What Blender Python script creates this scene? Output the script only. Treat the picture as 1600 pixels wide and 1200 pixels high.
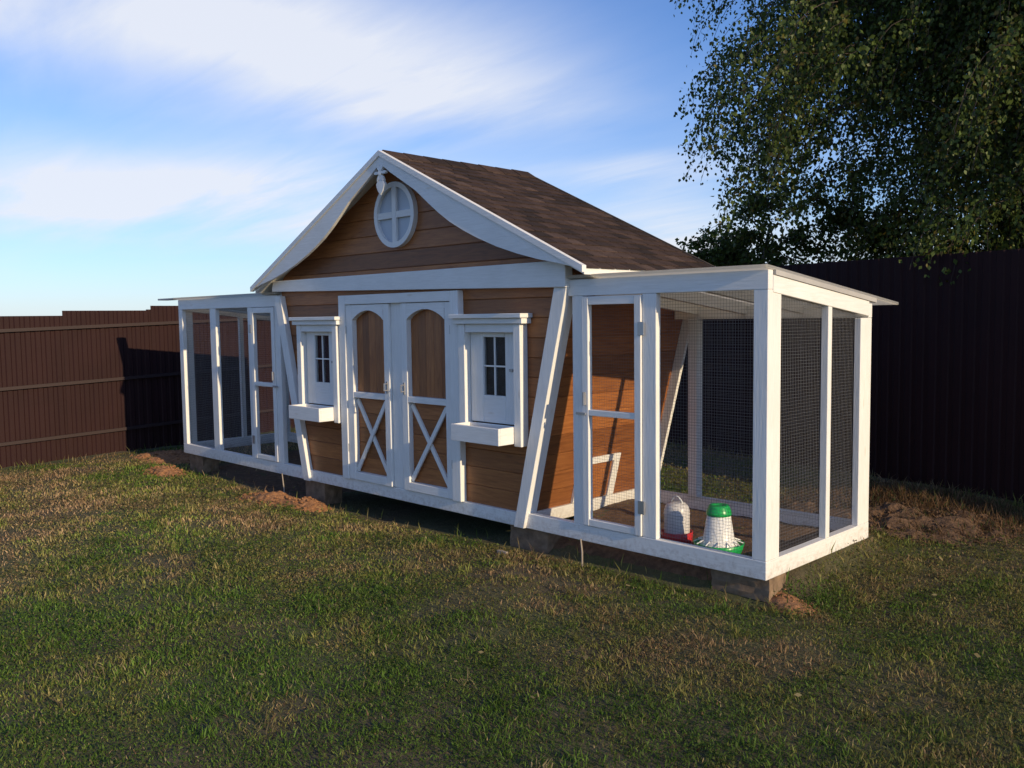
import bpy, bmesh, math, random
import numpy as np
from mathutils import Vector, Matrix
random.seed(7); rng = np.random.default_rng(11)
for o in list(bpy.data.objects): bpy.data.objects.remove(o)
scene = bpy.context.scene
COL = scene.collection
rad = math.radians

# ------------------------------------------------------------------ camera
cam_d = bpy.data.cameras.new('camera'); cam = bpy.data.objects.new('camera', cam_d); COL.objects.link(cam)
scene.camera = cam
YAW, PITCH, ROLL, FPX = 0.7913, -0.0742, -0.01297, 1395.2
fw = Vector((-math.sin(YAW)*math.cos(PITCH), math.cos(YAW)*math.cos(PITCH), math.sin(PITCH)))
r0 = Vector((math.cos(YAW), math.sin(YAW), 0)); u0 = r0.cross(fw)
rt = r0*math.cos(ROLL)+u0*math.sin(ROLL); up = -r0*math.sin(ROLL)+u0*math.cos(ROLL)
M = Matrix((rt, up, -fw)).transposed().to_4x4(); M.translation = (2.552, -4.544, 1.522)
cam.matrix_world = M
cam_d.sensor_width = 36.0; cam_d.lens = FPX*36.0/1600.0
cam_d.clip_start = 0.05; cam_d.clip_end = 3000

# ------------------------------------------------------------------ sun, sky, exposure
SUN_EL, SUN_OFF = rad(17.2), rad(3.0)          # low sun, almost along the facade
sdir = Vector((math.cos(SUN_EL)*math.cos(SUN_OFF), -math.cos(SUN_EL)*math.sin(SUN_OFF), math.sin(SUN_EL)))
sun_d = bpy.data.lights.new('sun', 'SUN'); sun = bpy.data.objects.new('sun', sun_d); COL.objects.link(sun)
sun_d.energy = 4.15; sun_d.angle = rad(0.5); sun_d.color = (1.0, 0.785, 0.49)
sun.rotation_euler = sdir.to_track_quat('Z', 'Y').to_euler(); sun.location = (20, -1, 8)
scene.view_settings.view_transform = 'Standard'; scene.view_settings.look = 'None'
scene.view_settings.exposure = 0.12; scene.view_settings.gamma = 1.0; scene.view_settings.use_curve_mapping = False
try:
    scene.cycles.max_bounces = 5; scene.cycles.diffuse_bounces = 3; scene.cycles.transparent_max_bounces = 8
except Exception: pass

world = bpy.data.worlds.new('World'); scene.world = world; world.use_nodes = True
wn, wl = world.node_tree.nodes, world.node_tree.links
wn.clear()
def N(nt, typ, **kw):
    n = nt.nodes.new(typ)
    for k, v in kw.items(): setattr(n, k, v)
    return n
def mathn(nt, op, a, b=None, c=None, clamp=False):
    n = nt.nodes.new('ShaderNodeMath'); n.operation = op; n.use_clamp = clamp
    for i, v in enumerate((a, b, c)):
        if v is None: continue
        if isinstance(v, (int, float)): n.inputs[i].default_value = v
        else: nt.links.new(v, n.inputs[i])
    return n.outputs[0]
wt = world.node_tree
out = N(wt, 'ShaderNodeOutputWorld'); bg = N(wt, 'ShaderNodeBackground'); wl.new(bg.outputs[0], out.inputs[0])
sky = N(wt, 'ShaderNodeTexSky'); sky.sky_type = 'NISHITA'; sky.sun_disc = False
sky.sun_elevation = SUN_EL; sky.sun_rotation = rad(90)+SUN_OFF
sky.altitude = 100; sky.air_density = 1.0; sky.dust_density = 0.3; sky.ozone_density = 2.5
bg.inputs[1].default_value = 0.150
tc = N(wt, 'ShaderNodeTexCoord'); sep = N(wt, 'ShaderNodeSeparateXYZ'); wl.new(tc.outputs['Generated'], sep.inputs[0])
# direction -> azimuth (deg, from +Y towards +X) and elevation (deg)
azr = mathn(wt, 'ARCTAN2', sep.outputs[0], sep.outputs[1]); az = mathn(wt, 'MULTIPLY', azr, 57.2958)
el = mathn(wt, 'MULTIPLY', mathn(wt, 'ARCSINE', sep.outputs[2]), 57.2958)
# thin cirrus sheet: streaky noise on a flat layer high above
zc = mathn(wt, 'MAXIMUM', sep.outputs[2], 0.02)
zz = mathn(wt, 'ADD', zc, 0.10)
cx_ = mathn(wt, 'DIVIDE', sep.outputs[0], zz); cy_ = mathn(wt, 'DIVIDE', sep.outputs[1], zz)
comb = N(wt, 'ShaderNodeCombineXYZ'); wl.new(cx_, comb.inputs[0]); wl.new(cy_, comb.inputs[1])
mp = N(wt, 'ShaderNodeMapping'); wl.new(comb.outputs[0], mp.inputs[0])
mp.inputs['Rotation'].default_value = (0, 0, rad(38)); mp.inputs['Scale'].default_value = (0.55, 1.5, 1)
nz = N(wt, 'ShaderNodeTexNoise'); wl.new(mp.outputs[0], nz.inputs['Vector'])
nz.inputs['Scale'].default_value = 0.75; nz.inputs['Detail'].default_value = 7; nz.inputs['Roughness'].default_value = 0.55; nz.inputs['Distortion'].default_value = 0.35
nz2 = N(wt, 'ShaderNodeTexNoise'); wl.new(comb.outputs[0], nz2.inputs['Vector'])
nz2.inputs['Scale'].default_value = 0.35; nz2.inputs['Detail'].default_value = 4
nv = mathn(wt, 'SUBTRACT', nz.outputs[0], 0.5); nv2 = mathn(wt, 'SUBTRACT', nz2.outputs[0], 0.5)
def blob(a0, e0, ra, re, tilt, amp):
    """soft cloud bank centred on a compass direction"""
    da = mathn(wt, 'SUBTRACT', az, a0); de = mathn(wt, 'SUBTRACT', el, e0)
    da = mathn(wt, 'ADD', da, mathn(wt, 'MULTIPLY', nv2, 8.0)); de = mathn(wt, 'ADD', de, mathn(wt, 'MULTIPLY', nv, 4.5))
    de = mathn(wt, 'SUBTRACT', de, mathn(wt, 'MULTIPLY', da, tilt))
    s = mathn(wt, 'ADD', mathn(wt, 'POWER', mathn(wt, 'ABSOLUTE', mathn(wt, 'DIVIDE', da, ra)), 2.0), mathn(wt, 'POWER', mathn(wt, 'ABSOLUTE', mathn(wt, 'DIVIDE', de, re)), 2.0))
    return mathn(wt, 'MULTIPLY', mathn(wt, 'EXPONENT', mathn(wt, 'MULTIPLY', s, -1.0)), amp)
blobs = [blob(-59, 17.2, 14, 3.0, -0.05, 1.0), blob(-77, 17.6, 8, 2.6, -0.15, 0.75), blob(-58, 8.2, 9, 1.8, 0.0, 0.5), blob(-50, 13.8, 8, 2.3, 0.06, 0.80), blob(-66, 7.8, 17, 2.2, -0.02, 1.15), blob(-37, 9.0, 7, 1.2, 0.0, 0.75),
         blob(-36, 5.6, 6, 1.8, 0.0, 1.0), blob(-25, 3.5, 9, 2.0, 0.0, 0.6)]
tot = blobs[0]
for b in blobs[1:]: tot = mathn(wt, 'ADD', tot, b)
gen = mathn(wt, 'MULTIPLY', mathn(wt, 'ADD', nv2, 0.04), 1.5)         # the same thin cloud over the rest of the sky
tot = mathn(wt, 'ADD', tot, mathn(wt, 'MAXIMUM', gen, 0.0))
mp3 = N(wt, 'ShaderNodeMapping'); wl.new(comb.outputs[0], mp3.inputs[0]); mp3.inputs['Rotation'].default_value = (0, 0, rad(52)); mp3.inputs['Scale'].default_value = (0.7, 3.2, 1)
nz3 = N(wt, 'ShaderNodeTexNoise'); wl.new(mp3.outputs[0], nz3.inputs['Vector']); nz3.inputs['Scale'].default_value = 1.3; nz3.inputs['Detail'].default_value = 6; nz3.inputs['Roughness'].default_value = 0.6; nz3.inputs['Distortion'].default_value = 0.6
tot = mathn(wt, 'MULTIPLY', tot, mathn(wt, 'ADD', 0.80, mathn(wt, 'ADD', mathn(wt, 'MULTIPLY', nv, 2.4), mathn(wt, 'MULTIPLY', mathn(wt, 'SUBTRACT', nz3.outputs[0], 0.5), 0.9))))
tot = mathn(wt, 'ADD', tot, mathn(wt, 'MULTIPLY', mathn(wt, 'EXPONENT', mathn(wt, 'MULTIPLY', mathn(wt, 'MAXIMUM', el, 0.0), -0.28)), 0.75))   # pale haze along the whole horizon
cmask = mathn(wt, 'MULTIPLY', tot, 0.82, clamp=True)
cmask = mathn(wt, 'MINIMUM', cmask, 0.92)
mix = N(wt, 'ShaderNodeMix', data_type='RGBA'); wl.new(cmask, mix.inputs[0])
tint = N(wt, 'ShaderNodeMix', data_type='RGBA', blend_type='MULTIPLY'); tint.inputs[0].default_value = 1.0
wl.new(sky.outputs[0], tint.inputs[6]); tint.inputs[7].default_value = (0.53, 0.715, 1.05, 1)
wl.new(tint.outputs[2], mix.inputs[6]); mix.inputs[7].default_value = (5.1, 5.3, 5.8, 1)
wl.new(mix.outputs[2], bg.inputs[0])

# ------------------------------------------------------------------ materials
def new_mat(name):
    m = bpy.data.materials.new(name); m.use_nodes = True
    nt = m.node_tree; b = nt.nodes['Principled BSDF']
    return m, nt, b
def ramp(nt, fac, stops):
    r = nt.nodes.new('ShaderNodeValToRGB'); nt.links.new(fac, r.inputs[0])
    while len(r.color_ramp.elements) < len(stops): r.color_ramp.elements.new(0.5)
    for e, (p, c) in zip(r.color_ramp.elements, stops): e.position = p; e.color = (*c, 1)
    return r.outputs[0]
def noise(nt, vec, scale, detail=4, rough=0.55, dist=0.0):
    n = nt.nodes.new('ShaderNodeTexNoise')
    if vec is not None: nt.links.new(vec, n.inputs['Vector'])
    n.inputs['Scale'].default_value = scale; n.inputs['Detail'].default_value = detail
    n.inputs['Roughness'].default_value = rough; n.inputs['Distortion'].default_value = dist
    return n.outputs[0]
def mapped(nt, scale, coord='Object', rnd=True):
    t = nt.nodes.new('ShaderNodeTexCoord'); m = nt.nodes.new('ShaderNodeMapping'); nt.links.new(t.outputs[coord], m.inputs[0])
    m.inputs['Scale'].default_value = scale
    if rnd:
        oi = nt.nodes.new('ShaderNodeObjectInfo'); c = nt.nodes.new('ShaderNodeCombineXYZ')
        mm = mathn(nt, 'MULTIPLY', oi.outputs['Random'], 37.0)
        for i in range(3): nt.links.new(mm, c.inputs[i])
        nt.links.new(c.outputs[0], m.inputs['Location'])
    return m.outputs[0]
def bump(nt, b, h, strength, dist=0.002):
    n = nt.nodes.new('ShaderNodeBump'); n.inputs['Strength'].default_value = strength; n.inputs['Distance'].default_value = dist
    nt.links.new(h, n.inputs['Height']); nt.links.new(n.outputs[0], b.inputs['Normal'])
def mixc(nt, fac, a, b_, mode='MIX'):
    n = nt.nodes.new('ShaderNodeMix'); n.data_type = 'RGBA'; n.blend_type = mode
    for i, v in ((0, fac), (6, a), (7, b_)):
        if isinstance(v, (int, float)): n.inputs[i].default_value = v
        elif isinstance(v, tuple): n.inputs[i].default_value = (*v, 1)
        else: nt.links.new(v, n.inputs[i])
    return n.outputs[2]
MAT = {}
def wood_paint(name, stretch, c0, c1, rough=0.5):
    m, nt, b = new_mat(name)
    v = mapped(nt, stretch); g = noise(nt, v, 6, 6, 0.6, 0.4)
    big = noise(nt, mapped(nt, (1, 1, 1)), 3.0, 3)
    f = mathn(nt, 'ADD', mathn(nt, 'MULTIPLY', g, 0.6), mathn(nt, 'MULTIPLY', big, 0.4))
    base = ramp(nt, f, [(0.3, c0), (0.62, c1)])
    vo = nt.nodes.new('ShaderNodeTexVoronoi'); nt.links.new(mapped(nt, (5, 5, 1.2) if stretch[0] > stretch[2] else (1.2, 1.2, 5)), vo.inputs['Vector']); vo.inputs['Scale'].default_value = 1.7
    kn = ramp(nt, vo.outputs['Distance'], [(0.03, (0.88, 0.84, 0.78)), (0.10, (1, 1, 1))])
    base = mixc(nt, 1.0, base, kn, 'MULTIPLY')
    geo = nt.nodes.new('ShaderNodeNewGeometry'); sx = nt.nodes.new('ShaderNodeSeparateXYZ'); nt.links.new(geo.outputs['Position'], sx.inputs[0])
    sp = noise(nt, geo.outputs['Position'], 26, 5, 0.7)
    lim = mathn(nt, 'SUBTRACT', mathn(nt, 'MULTIPLY', sp, 0.60), mathn(nt, 'MULTIPLY', sx.outputs[2], 1.1)); mud = mathn(nt, 'MULTIPLY', mathn(nt, 'SUBTRACT', lim, 0.22), 4.0, clamp=True)
    base = mixc(nt, mathn(nt, 'MULTIPLY', mud, 0.55), base, (0.26, 0.17, 0.10))
    nt.links.new(base, b.inputs['Base Color'])
    b.inputs['Roughness'].default_value = rough; bump(nt, b, g, 0.6, 0.003)
    MAT[name] = m
wood_paint('white_v', (14, 14, 1.2), (0.71, 0.70, 0.67), (0.83, 0.82, 0.80))
wood_paint('white_h', (1.2, 1.2, 14), (0.71, 0.70, 0.67), (0.83, 0.82, 0.80))
def stain(name, stretch):
    m, nt, b = new_mat(name)
    v = mapped(nt, stretch); g = noise(nt, v, 5, 7, 0.62, 0.8)
    base = ramp(nt, g, [(0.25, (0.175, 0.060, 0.018)), (0.5, (0.30, 0.112, 0.034)), (0.75, (0.39, 0.160, 0.050))])
    oi = nt.nodes.new('ShaderNodeObjectInfo')
    var = ramp(nt, oi.outputs['Random'], [(0.0, (0.66, 0.62, 0.60)), (0.5, (0.95, 0.94, 0.93)), (1.0, (1.2, 1.18, 1.12))])
    # knots
    vo = nt.nodes.new('ShaderNodeTexVoronoi'); nt.links.new(mapped(nt, (1.3, 1.3, 4.5) if stretch[0] < stretch[2] else (4.5, 4.5, 1.3)), vo.inputs['Vector']); vo.inputs['Scale'].default_value = 1.6
    kn = ramp(nt, vo.outputs['Distance'], [(0.02, (0.45, 0.40, 0.4)), (0.07, (1, 1, 1))])
    c = mixc(nt, 1.0, mixc(nt, 1.0, base, var, 'MULTIPLY'), kn, 'MULTIPLY')
    nt.links.new(c, b.inputs['Base Color']); b.inputs['Roughness'].default_value = 0.5; bump(nt, b, g, 0.4, 0.002)
    MAT[name] = m
stain('stain_h', (0.9, 0.9, 11)); stain('stain_v', (11, 11, 0.9))
def simple(name, col, rough=0.5, metal=0.0, var=0.12, scale=8.0, bmp=0.0):
    m, nt, b = new_mat(name)
    n = noise(nt, mapped(nt, (1, 1, 1)), scale, 4)
    lo = tuple(c*(1-var) for c in col); hi = tuple(min(1, c*(1+var)) for c in col)
    nt.links.new(ramp(nt, n, [(0.3, lo), (0.7, hi)]), b.inputs['Base Color'])
    b.inputs['Roughness'].default_value = rough; b.inputs['Metallic'].default_value = metal
    if bmp: bump(nt, b, n, bmp, 0.01)
    MAT[name] = m
simple('roof_edge', (0.42, 0.41, 0.40), 0.55, 0, 0.1, 5)
m, nt, b = new_mat('roof_sheet'); b.inputs['Base Color'].default_value = (0.46, 0.45, 0.43, 1); b.inputs['Roughness'].default_value = 0.5
tr = nt.nodes.new('ShaderNodeBsdfTranslucent'); tr.inputs['Color'].default_value = (0.92, 0.88, 0.78, 1); mx_ = nt.nodes.new('ShaderNodeMixShader'); mx_.inputs[0].default_value = 0.8
nt.links.new(b.outputs[0], mx_.inputs[1]); nt.links.new(tr.outputs[0], mx_.inputs[2]); nt.links.new(mx_.outputs[0], nt.nodes['Material Output'].inputs['Surface']); MAT['roof_sheet'] = m
simple('steel', (0.45, 0.45, 0.46), 0.4, 0.8, 0.1)
simple('wire', (0.17, 0.17, 0.18), 0.5, 0.3, 0.1)
simple('block', (0.20, 0.135, 0.085), 0.9, 0, 0.35, 14, 0.6)
simple('dark_wood', (0.06, 0.045, 0.035), 0.8, 0, 0.2)
simple('stake', (0.33, 0.28, 0.23), 0.7, 0, 0.15)
simple('oval_pane', (0.42, 0.46, 0.52), 0.35, 0, 0.06, 3)
simple('red_plastic', (0.52, 0.030, 0.035), 0.32, 0, 0.05)
simple('green_plastic', (0.015, 0.36, 0.085), 0.32, 0, 0.05)
simple('white_plastic', (0.78, 0.78, 0.76), 0.35, 0, 0.03)
simple('fence_paint', (0.0225, 0.0070, 0.0072), 0.65, 0, 0.12, 2.2)
MAT['fence_paint'].node_tree.nodes['Principled BSDF'].inputs['Specular IOR Level'].default_value = 0.2
simple('fence_rail', (0.0215, 0.0075, 0.0076), 0.65, 0, 0.10, 3)
simple('dark_curtain_panel', (0.030, 0.038, 0.055), 0.8, 0, 0.5, 14)  # dark bluish cloth colour that also paints in the unlit interior
simple('pot_soil', (0.05, 0.035, 0.025), 0.95, 0, 0.4, 30, 0.8)
# shingles: mottled granules, each its own shade
m, nt, b = new_mat('shingle'); oi = nt.nodes.new('ShaderNodeObjectInfo')
c = ramp(nt, oi.outputs['Random'], [(0.0, (0.032, 0.024, 0.021)), (0.4, (0.052, 0.036, 0.031)), (0.8, (0.070, 0.047, 0.039)), (1.0, (0.098, 0.068, 0.056))])
gr = ramp(nt, noise(nt, mapped(nt, (1, 1, 1)), 160, 2), [(0.3, (0.55, 0.55, 0.55)), (0.7, (1.35, 1.3, 1.3))])
gr2 = ramp(nt, noise(nt, mapped(nt, (1, 1, 1)), 9, 3), [(0.3, (0.75, 0.75, 0.75)), (0.7, (1.15, 1.15, 1.15))])
nt.links.new(mixc(nt, 1.0, mixc(nt, 1.0, c, gr, 'MULTIPLY'), gr2, 'MULTIPLY'), b.inputs['Base Color']); b.inputs['Roughness'].default_value = 0.92; b.inputs['Specular IOR Level'].default_value = 0.15; MAT['shingle'] = m
m, nt, b = new_mat('glass'); b.inputs['Base Color'].default_value = (0.9, 0.93, 0.95, 1); b.inputs['Roughness'].default_value = 0.03
b.inputs['Transmission Weight'].default_value = 1.0; b.inputs['IOR'].default_value = 1.45; MAT['glass'] = m
m, nt, b = new_mat('clear_plastic')
b.inputs['Base Color'].default_value = (0.80, 0.78, 0.78, 1); b.inputs['Roughness'].default_value = 0.3; b.inputs['Transmission Weight'].default_value = 0.25; MAT['clear_plastic'] = m
# ground: trampled soil, moss and thatch
m, nt, b = new_mat('ground')
v = mapped(nt, (1, 1, 1), 'Object', False)
n1 = noise(nt, v, 0.9, 5, 0.6); n2 = noise(nt, v, 9, 6, 0.65); n3 = noise(nt, v, 60, 4, 0.7)
soil = ramp(nt, n2, [(0.3, (0.060, 0.045, 0.024)), (0.55, (0.105, 0.082, 0.042)), (0.8, (0.16, 0.12, 0.066))])
moss = ramp(nt, n3, [(0.3, (0.042, 0.050, 0.016)), (0.7, (0.10, 0.11, 0.036))])
f = ramp(nt, n1, [(0.40, (0, 0, 0)), (0.62, (1, 1, 1))])
nt.links.new(mixc(nt, f, soil, moss), b.inputs['Base Color']); b.inputs['Roughness'].default_value = 0.95
bump(nt, b, mathn(nt, 'ADD', n2, mathn(nt, 'MULTIPLY', n3, 0.4)), 0.9, 0.03); MAT['ground'] = m
m, nt, b = new_mat('orange_soil'); v = mapped(nt, (1, 1, 1)); n2 = noise(nt, v, 22, 6, 0.7)
nt.links.new(ramp(nt, n2, [(0.28, (0.12, 0.055, 0.024)), (0.5, (0.32, 0.15, 0.065)), (0.75, (0.45, 0.23, 0.11))]), b.inputs['Base Color']); b.inputs['Roughness'].default_value = 0.95
bump(nt, b, n2, 1.0, 0.03); MAT['orange_soil'] = m
m, nt, b = new_mat('brown_soil'); v = mapped(nt, (1, 1, 1)); n2 = noise(nt, v, 18, 6, 0.7)
nt.links.new(ramp(nt, n2, [(0.28, (0.05, 0.03, 0.018)), (0.5, (0.13, 0.075, 0.042)), (0.75, (0.22, 0.13, 0.075))]), b.inputs['Base Color']); b.inputs['Roughness'].default_value = 0.95
bump(nt, b, n2, 1.0, 0.03); MAT['brown_soil'] = m
def leafmat(name, trans, rough=0.5):
    m, nt, b = new_mat(name); a = nt.nodes.new('ShaderNodeAttribute'); a.attribute_name = 'col'
    nt.links.new(a.outputs['Color'], b.inputs['Base Color']); b.inputs['Roughness'].default_value = rough
    b.inputs['Specular IOR Level'].default_value = 0.3
    tr = nt.nodes.new('ShaderNodeBsdfTranslucent'); nt.links.new(a.outputs['Color'], tr.inputs['Color'])
    mx = nt.nodes.new('ShaderNodeMixShader'); mx.inputs[0].default_value = trans
    nt.links.new(b.outputs[0], mx.inputs[1]); nt.links.new(tr.outputs[0], mx.inputs[2])
    nt.links.new(mx.outputs[0], nt.nodes['Material Output'].inputs['Surface']); MAT[name] = m
leafmat('blade', 0.45, 0.6); leafmat('leaf', 0.4, 0.45)
m, nt, b = new_mat('bark'); v = mapped(nt, (3, 3, 14)); n2 = noise(nt, v, 3, 5, 0.65)
nt.links.new(ramp(nt, n2, [(0.38, (0.02, 0.017, 0.015)), (0.5, (0.22, 0.20, 0.18)), (0.8, (0.42, 0.40, 0.37))]), b.inputs['Base Color']); b.inputs['Roughness'].default_value = 0.8; MAT['bark'] = m
simple('twig', (0.045, 0.030, 0.022), 0.8, 0, 0.2)

# ------------------------------------------------------------------ builders
WL = {}                                           # world position of each object's origin
def link(o, parent=None, loc=(0, 0, 0)):
    COL.objects.link(o); WL[o.name] = Vector(loc); o.location = loc
    if parent is not None:
        o.parent = parent; o.matrix_parent_inverse = Matrix.Translation(-WL[parent.name])
    return o
def empty(name, loc, label=None, cat=None, group=None):
    o = bpy.data.objects.new(name, None); o.empty_display_size = 0.2; link(o, None, loc)
    return tag(o, label, cat, group)
def tag(o, label=None, cat=None, group=None, kind=None):
    if label: o['label'] = label
    if cat: o['category'] = cat
    if group: o['group'] = group
    if kind: o['kind'] = kind
    return o
def finish(name, bm, mat, parent=None, bev=0.0, smooth=False, origin=None):
    if bev > 0: bmesh.ops.bevel(bm, geom=list(bm.edges), offset=bev, segments=1, affect='EDGES', profile=0.5)
    bmesh.ops.recalc_face_normals(bm, faces=list(bm.faces))
    cs = [v.co for v in bm.verts]
    if origin is None:
        origin = Vector([(min(c[i] for c in cs)+max(c[i] for c in cs))/2 for i in range(3)])
    else: origin = Vector(origin)
    for v in bm.verts: v.co -= origin
    me = bpy.data.meshes.new(name); bm.to_mesh(me); bm.free()
    if smooth:
        for p in me.polygons: p.use_smooth = True
    me.materials.append(MAT[mat] if isinstance(mat, str) else mat)
    o = bpy.data.objects.new(name, me)
    return link(o, parent, origin)
def add_box(bm, x0, x1, y0, y1, z0, z1):
    vs = [bm.verts.new(p) for p in ((x0, y0, z0), (x1, y0, z0), (x1, y1, z0), (x0, y1, z0), (x0, y0, z1), (x1, y0, z1), (x1, y1, z1), (x0, y1, z1))]
    for f in ((0, 3, 2, 1), (4, 5, 6, 7), (0, 1, 5, 4), (1, 2, 6, 5), (2, 3, 7, 6), (3, 0, 4, 7)): bm.faces.new([vs[i] for i in f])
def box(name, x0, x1, y0, y1, z0, z1, mat, parent, bev=0.003):
    bm = bmesh.new(); add_box(bm, min(x0, x1), max(x0, x1), min(y0, y1), max(y0, y1), min(z0, z1), max(z0, z1)); return finish(name, bm, mat, parent, bev)
def add_prism(bm, pts, d, off):
    """polygon pts (3D) extruded by vector off"""
    off = Vector(off); a = [bm.verts.new(Vector(p)) for p in pts]; c = [bm.verts.new(Vector(p)+off) for p in pts]; n = len(pts)
    bm.faces.new(a); bm.faces.new(c[::-1])
    for i in range(n): bm.faces.new((a[i], c[i], c[(i+1) % n], a[(i+1) % n]))
def prism(name, pts, off, mat, parent, bev=0.0):
    bm = bmesh.new(); add_prism(bm, pts, None, off); return finish(name, bm, mat, parent, bev)
def xz(name, pts, y0, y1, mat, parent, bev=0.0): return prism(name, [(x, y0, z) for x, z in pts], (0, y1-y0, 0), mat, parent, bev)
def add_tube(bm, p, q, r, n=6, r2=None):
    p, q = Vector(p), Vector(q); d = (q-p).normalized(); a = d.orthogonal().normalized(); c = d.cross(a); r2 = r if r2 is None else r2
    A = [bm.verts.new(p+(a*math.cos(t)+c*math.sin(t))*r) for t in [2*math.pi*i/n for i in range(n)]]
    B = [bm.verts.new(q+(a*math.cos(t)+c*math.sin(t))*r2) for t in [2*math.pi*i/n for i in range(n)]]
    for i in range(n): bm.faces.new((A[i], A[(i+1) % n], B[(i+1) % n], B[i]))
    bm.faces.new(A[::-1]); bm.faces.new(B)
def add_path(bm, pts, rs, n=7):
    rings = []
    for i, p in enumerate(pts):
        p = Vector(p); d = (Vector(pts[min(i+1, len(pts)-1)])-Vector(pts[max(i-1, 0)])).normalized()
        a = d.cross(Vector((0.3, 1, 0.12))).normalized(); c = d.cross(a)
        rings.append([bm.verts.new(p+(a*math.cos(t)+c*math.sin(t))*rs[i]) for t in [2*math.pi*k/n for k in range(n)]])
    for A, B in zip(rings, rings[1:]):
        for i in range(n): bm.faces.new((A[i], A[(i+1) % n], B[(i+1) % n], B[i]))
    bm.faces.new(rings[0][::-1]); bm.faces.new(rings[-1])
def add_lathe(bm, prof, cx, cy, z0, n=28):
    rings = [[bm.verts.new((cx+r*math.cos(2*math.pi*i/n), cy+r*math.sin(2*math.pi*i/n), z0+z)) for i in range(n)] for r, z in prof]
    for A, B in zip(rings, rings[1:]):
        for i in range(n): bm.faces.new((A[i], A[(i+1) % n], B[(i+1) % n], B[i]))
    bm.faces.new(rings[0][::-1]); bm.faces.new(rings[-1])
def np_mesh(name, verts, faces_idx, nper, mat, cols=None, parent=None, loc=(0, 0, 0)):
    """mesh from numpy arrays, all faces with nper corners"""
    me = bpy.data.meshes.new(name); nv, nf = len(verts), len(faces_idx)
    me.vertices.add(nv); me.vertices.foreach_set('co', np.ascontiguousarray(verts-np.array(loc), dtype=np.float32).ravel())
    me.loops.add(nf*nper); me.loops.foreach_set('vertex_index', np.ascontiguousarray(faces_idx, dtype=np.int32).ravel())
    me.polygons.add(nf); me.polygons.foreach_set('loop_start', np.arange(0, nf*nper, nper, dtype=np.int32))
    me.update(calc_edges=True)
    if cols is not None:
        a = me.attributes.new('col', 'FLOAT_COLOR', 'POINT'); a.data.foreach_set('color', np.ascontiguousarray(np.c_[cols, np.ones(nv)], dtype=np.float32).ravel())
    me.materials.append(MAT[mat]); o = bpy.data.objects.new(name, me)
    return link(o, parent, loc)

# ------------------------------------------------------------------ ground
def vnoise(x, y, s, seed=0):
    """cheap smooth value noise in numpy, -1..1"""
    r = np.random.default_rng(seed); T = r.uniform(-1, 1, (64, 64)); x = np.asarray(x)/s+17.3; y = np.asarray(y)/s+9.1
    xi = np.floor(x).astype(int); yi = np.floor(y).astype(int); fx = x-xi; fy = y-yi; fx = fx*fx*(3-2*fx); fy = fy*fy*(3-2*fy)
    g = lambda a, c: T[a % 64, c % 64]
    return (g(xi, yi)*(1-fx)+g(xi+1, yi)*fx)*(1-fy)+(g(xi, yi+1)*(1-fx)+g(xi+1, yi+1)*fx)*fy
def ground_z(x, y):
    x = np.asarray(x, float); y = np.asarray(y, float)
    z = -0.118+0.026*np.clip(y, -2.5, 6.0)-0.035*np.exp(-((y-0.25)/0.55)**2)*(1/(1+np.exp((x-0.6)*4)))*(1/(1+np.exp(-(x+8.2)*4)))
    z = z-0.075*np.exp(-((x+4.9)/2.6)**2)*np.exp(-((y-0.2)/1.2)**2)-0.075*np.clip((-x-5)/4, 0, 1)
    ins = (1/(1+np.exp(-(x+2.2)*8)))*(1/(1+np.exp((x-0.05)*25)))*(1/(1+np.exp(-(y-0.12)*25)))*(1/(1+np.exp((y-1.5)*8)))
    z = z+0.125*ins
    near = np.clip(1-np.hypot(x+2, y)/30, 0, 1)
    return z+near*(0.018*vnoise(x, y, 0.9, 1)+0.010*vnoise(x, y, 0.33, 2)+0.005*vnoise(x, y, 0.13, 3))
def axis(a, b, step, far):
    core = np.arange(a, b+1e-6, step); ext = []; d = step
    e = 0.0
    while e < far: d *= 1.35; e += d; ext.append(e)
    ext = np.array(ext); return np.concatenate([(a-ext)[::-1], core, b+ext])
gx = axis(-10.5, 5.0, 0.09, 600); gy = axis(-5.0, 6.0, 0.09, 600)
X, Y = np.meshgrid(gx, gy); Z = ground_z(X, Y); V = np.c_[X.ravel(), Y.ravel(), Z.ravel()]
nx, ny = len(gx), len(gy); I = (np.arange(ny-1)[:, None]*nx+np.arange(nx-1)[None, :]).ravel()
gr_o = np_mesh('ground', V, np.c_[I, I+1, I+1+nx, I+nx], 4, 'ground'); gr_o['kind'] = 'structure'
for p in gr_o.data.polygons: p.use_smooth = True

# ------------------------------------------------------------------ chicken coop
CX = -3.395                                     # centre line of the house
HD = 1.50                                       # depth of the house
coop = empty('chicken_coop', (CX, 0.7, 0.0), 'brown and white wooden chicken coop with a mesh run at each end', 'chicken coop')
def hw(z): return 1.475+0.252*z                 # half width of the house: its sides lean outwards
RZ, RS = 2.86, 0.477                            # roof apex height and slope
def roof_z(u): return RZ-RS*u

# base beams of the house
box('base_beam', CX-1.478, CX+1.478, 0.0, 0.09, 0.0, 0.10, 'white_h', coop)
box('base_beam', CX-1.478, CX+1.478, HD-0.09, HD, 0.0, 0.10, 'white_h', coop)
box('floor', CX-1.44, CX+1.44, 0.09, HD-0.09, 0.03, 0.07, 'dark_wood', coop, 0)
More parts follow.
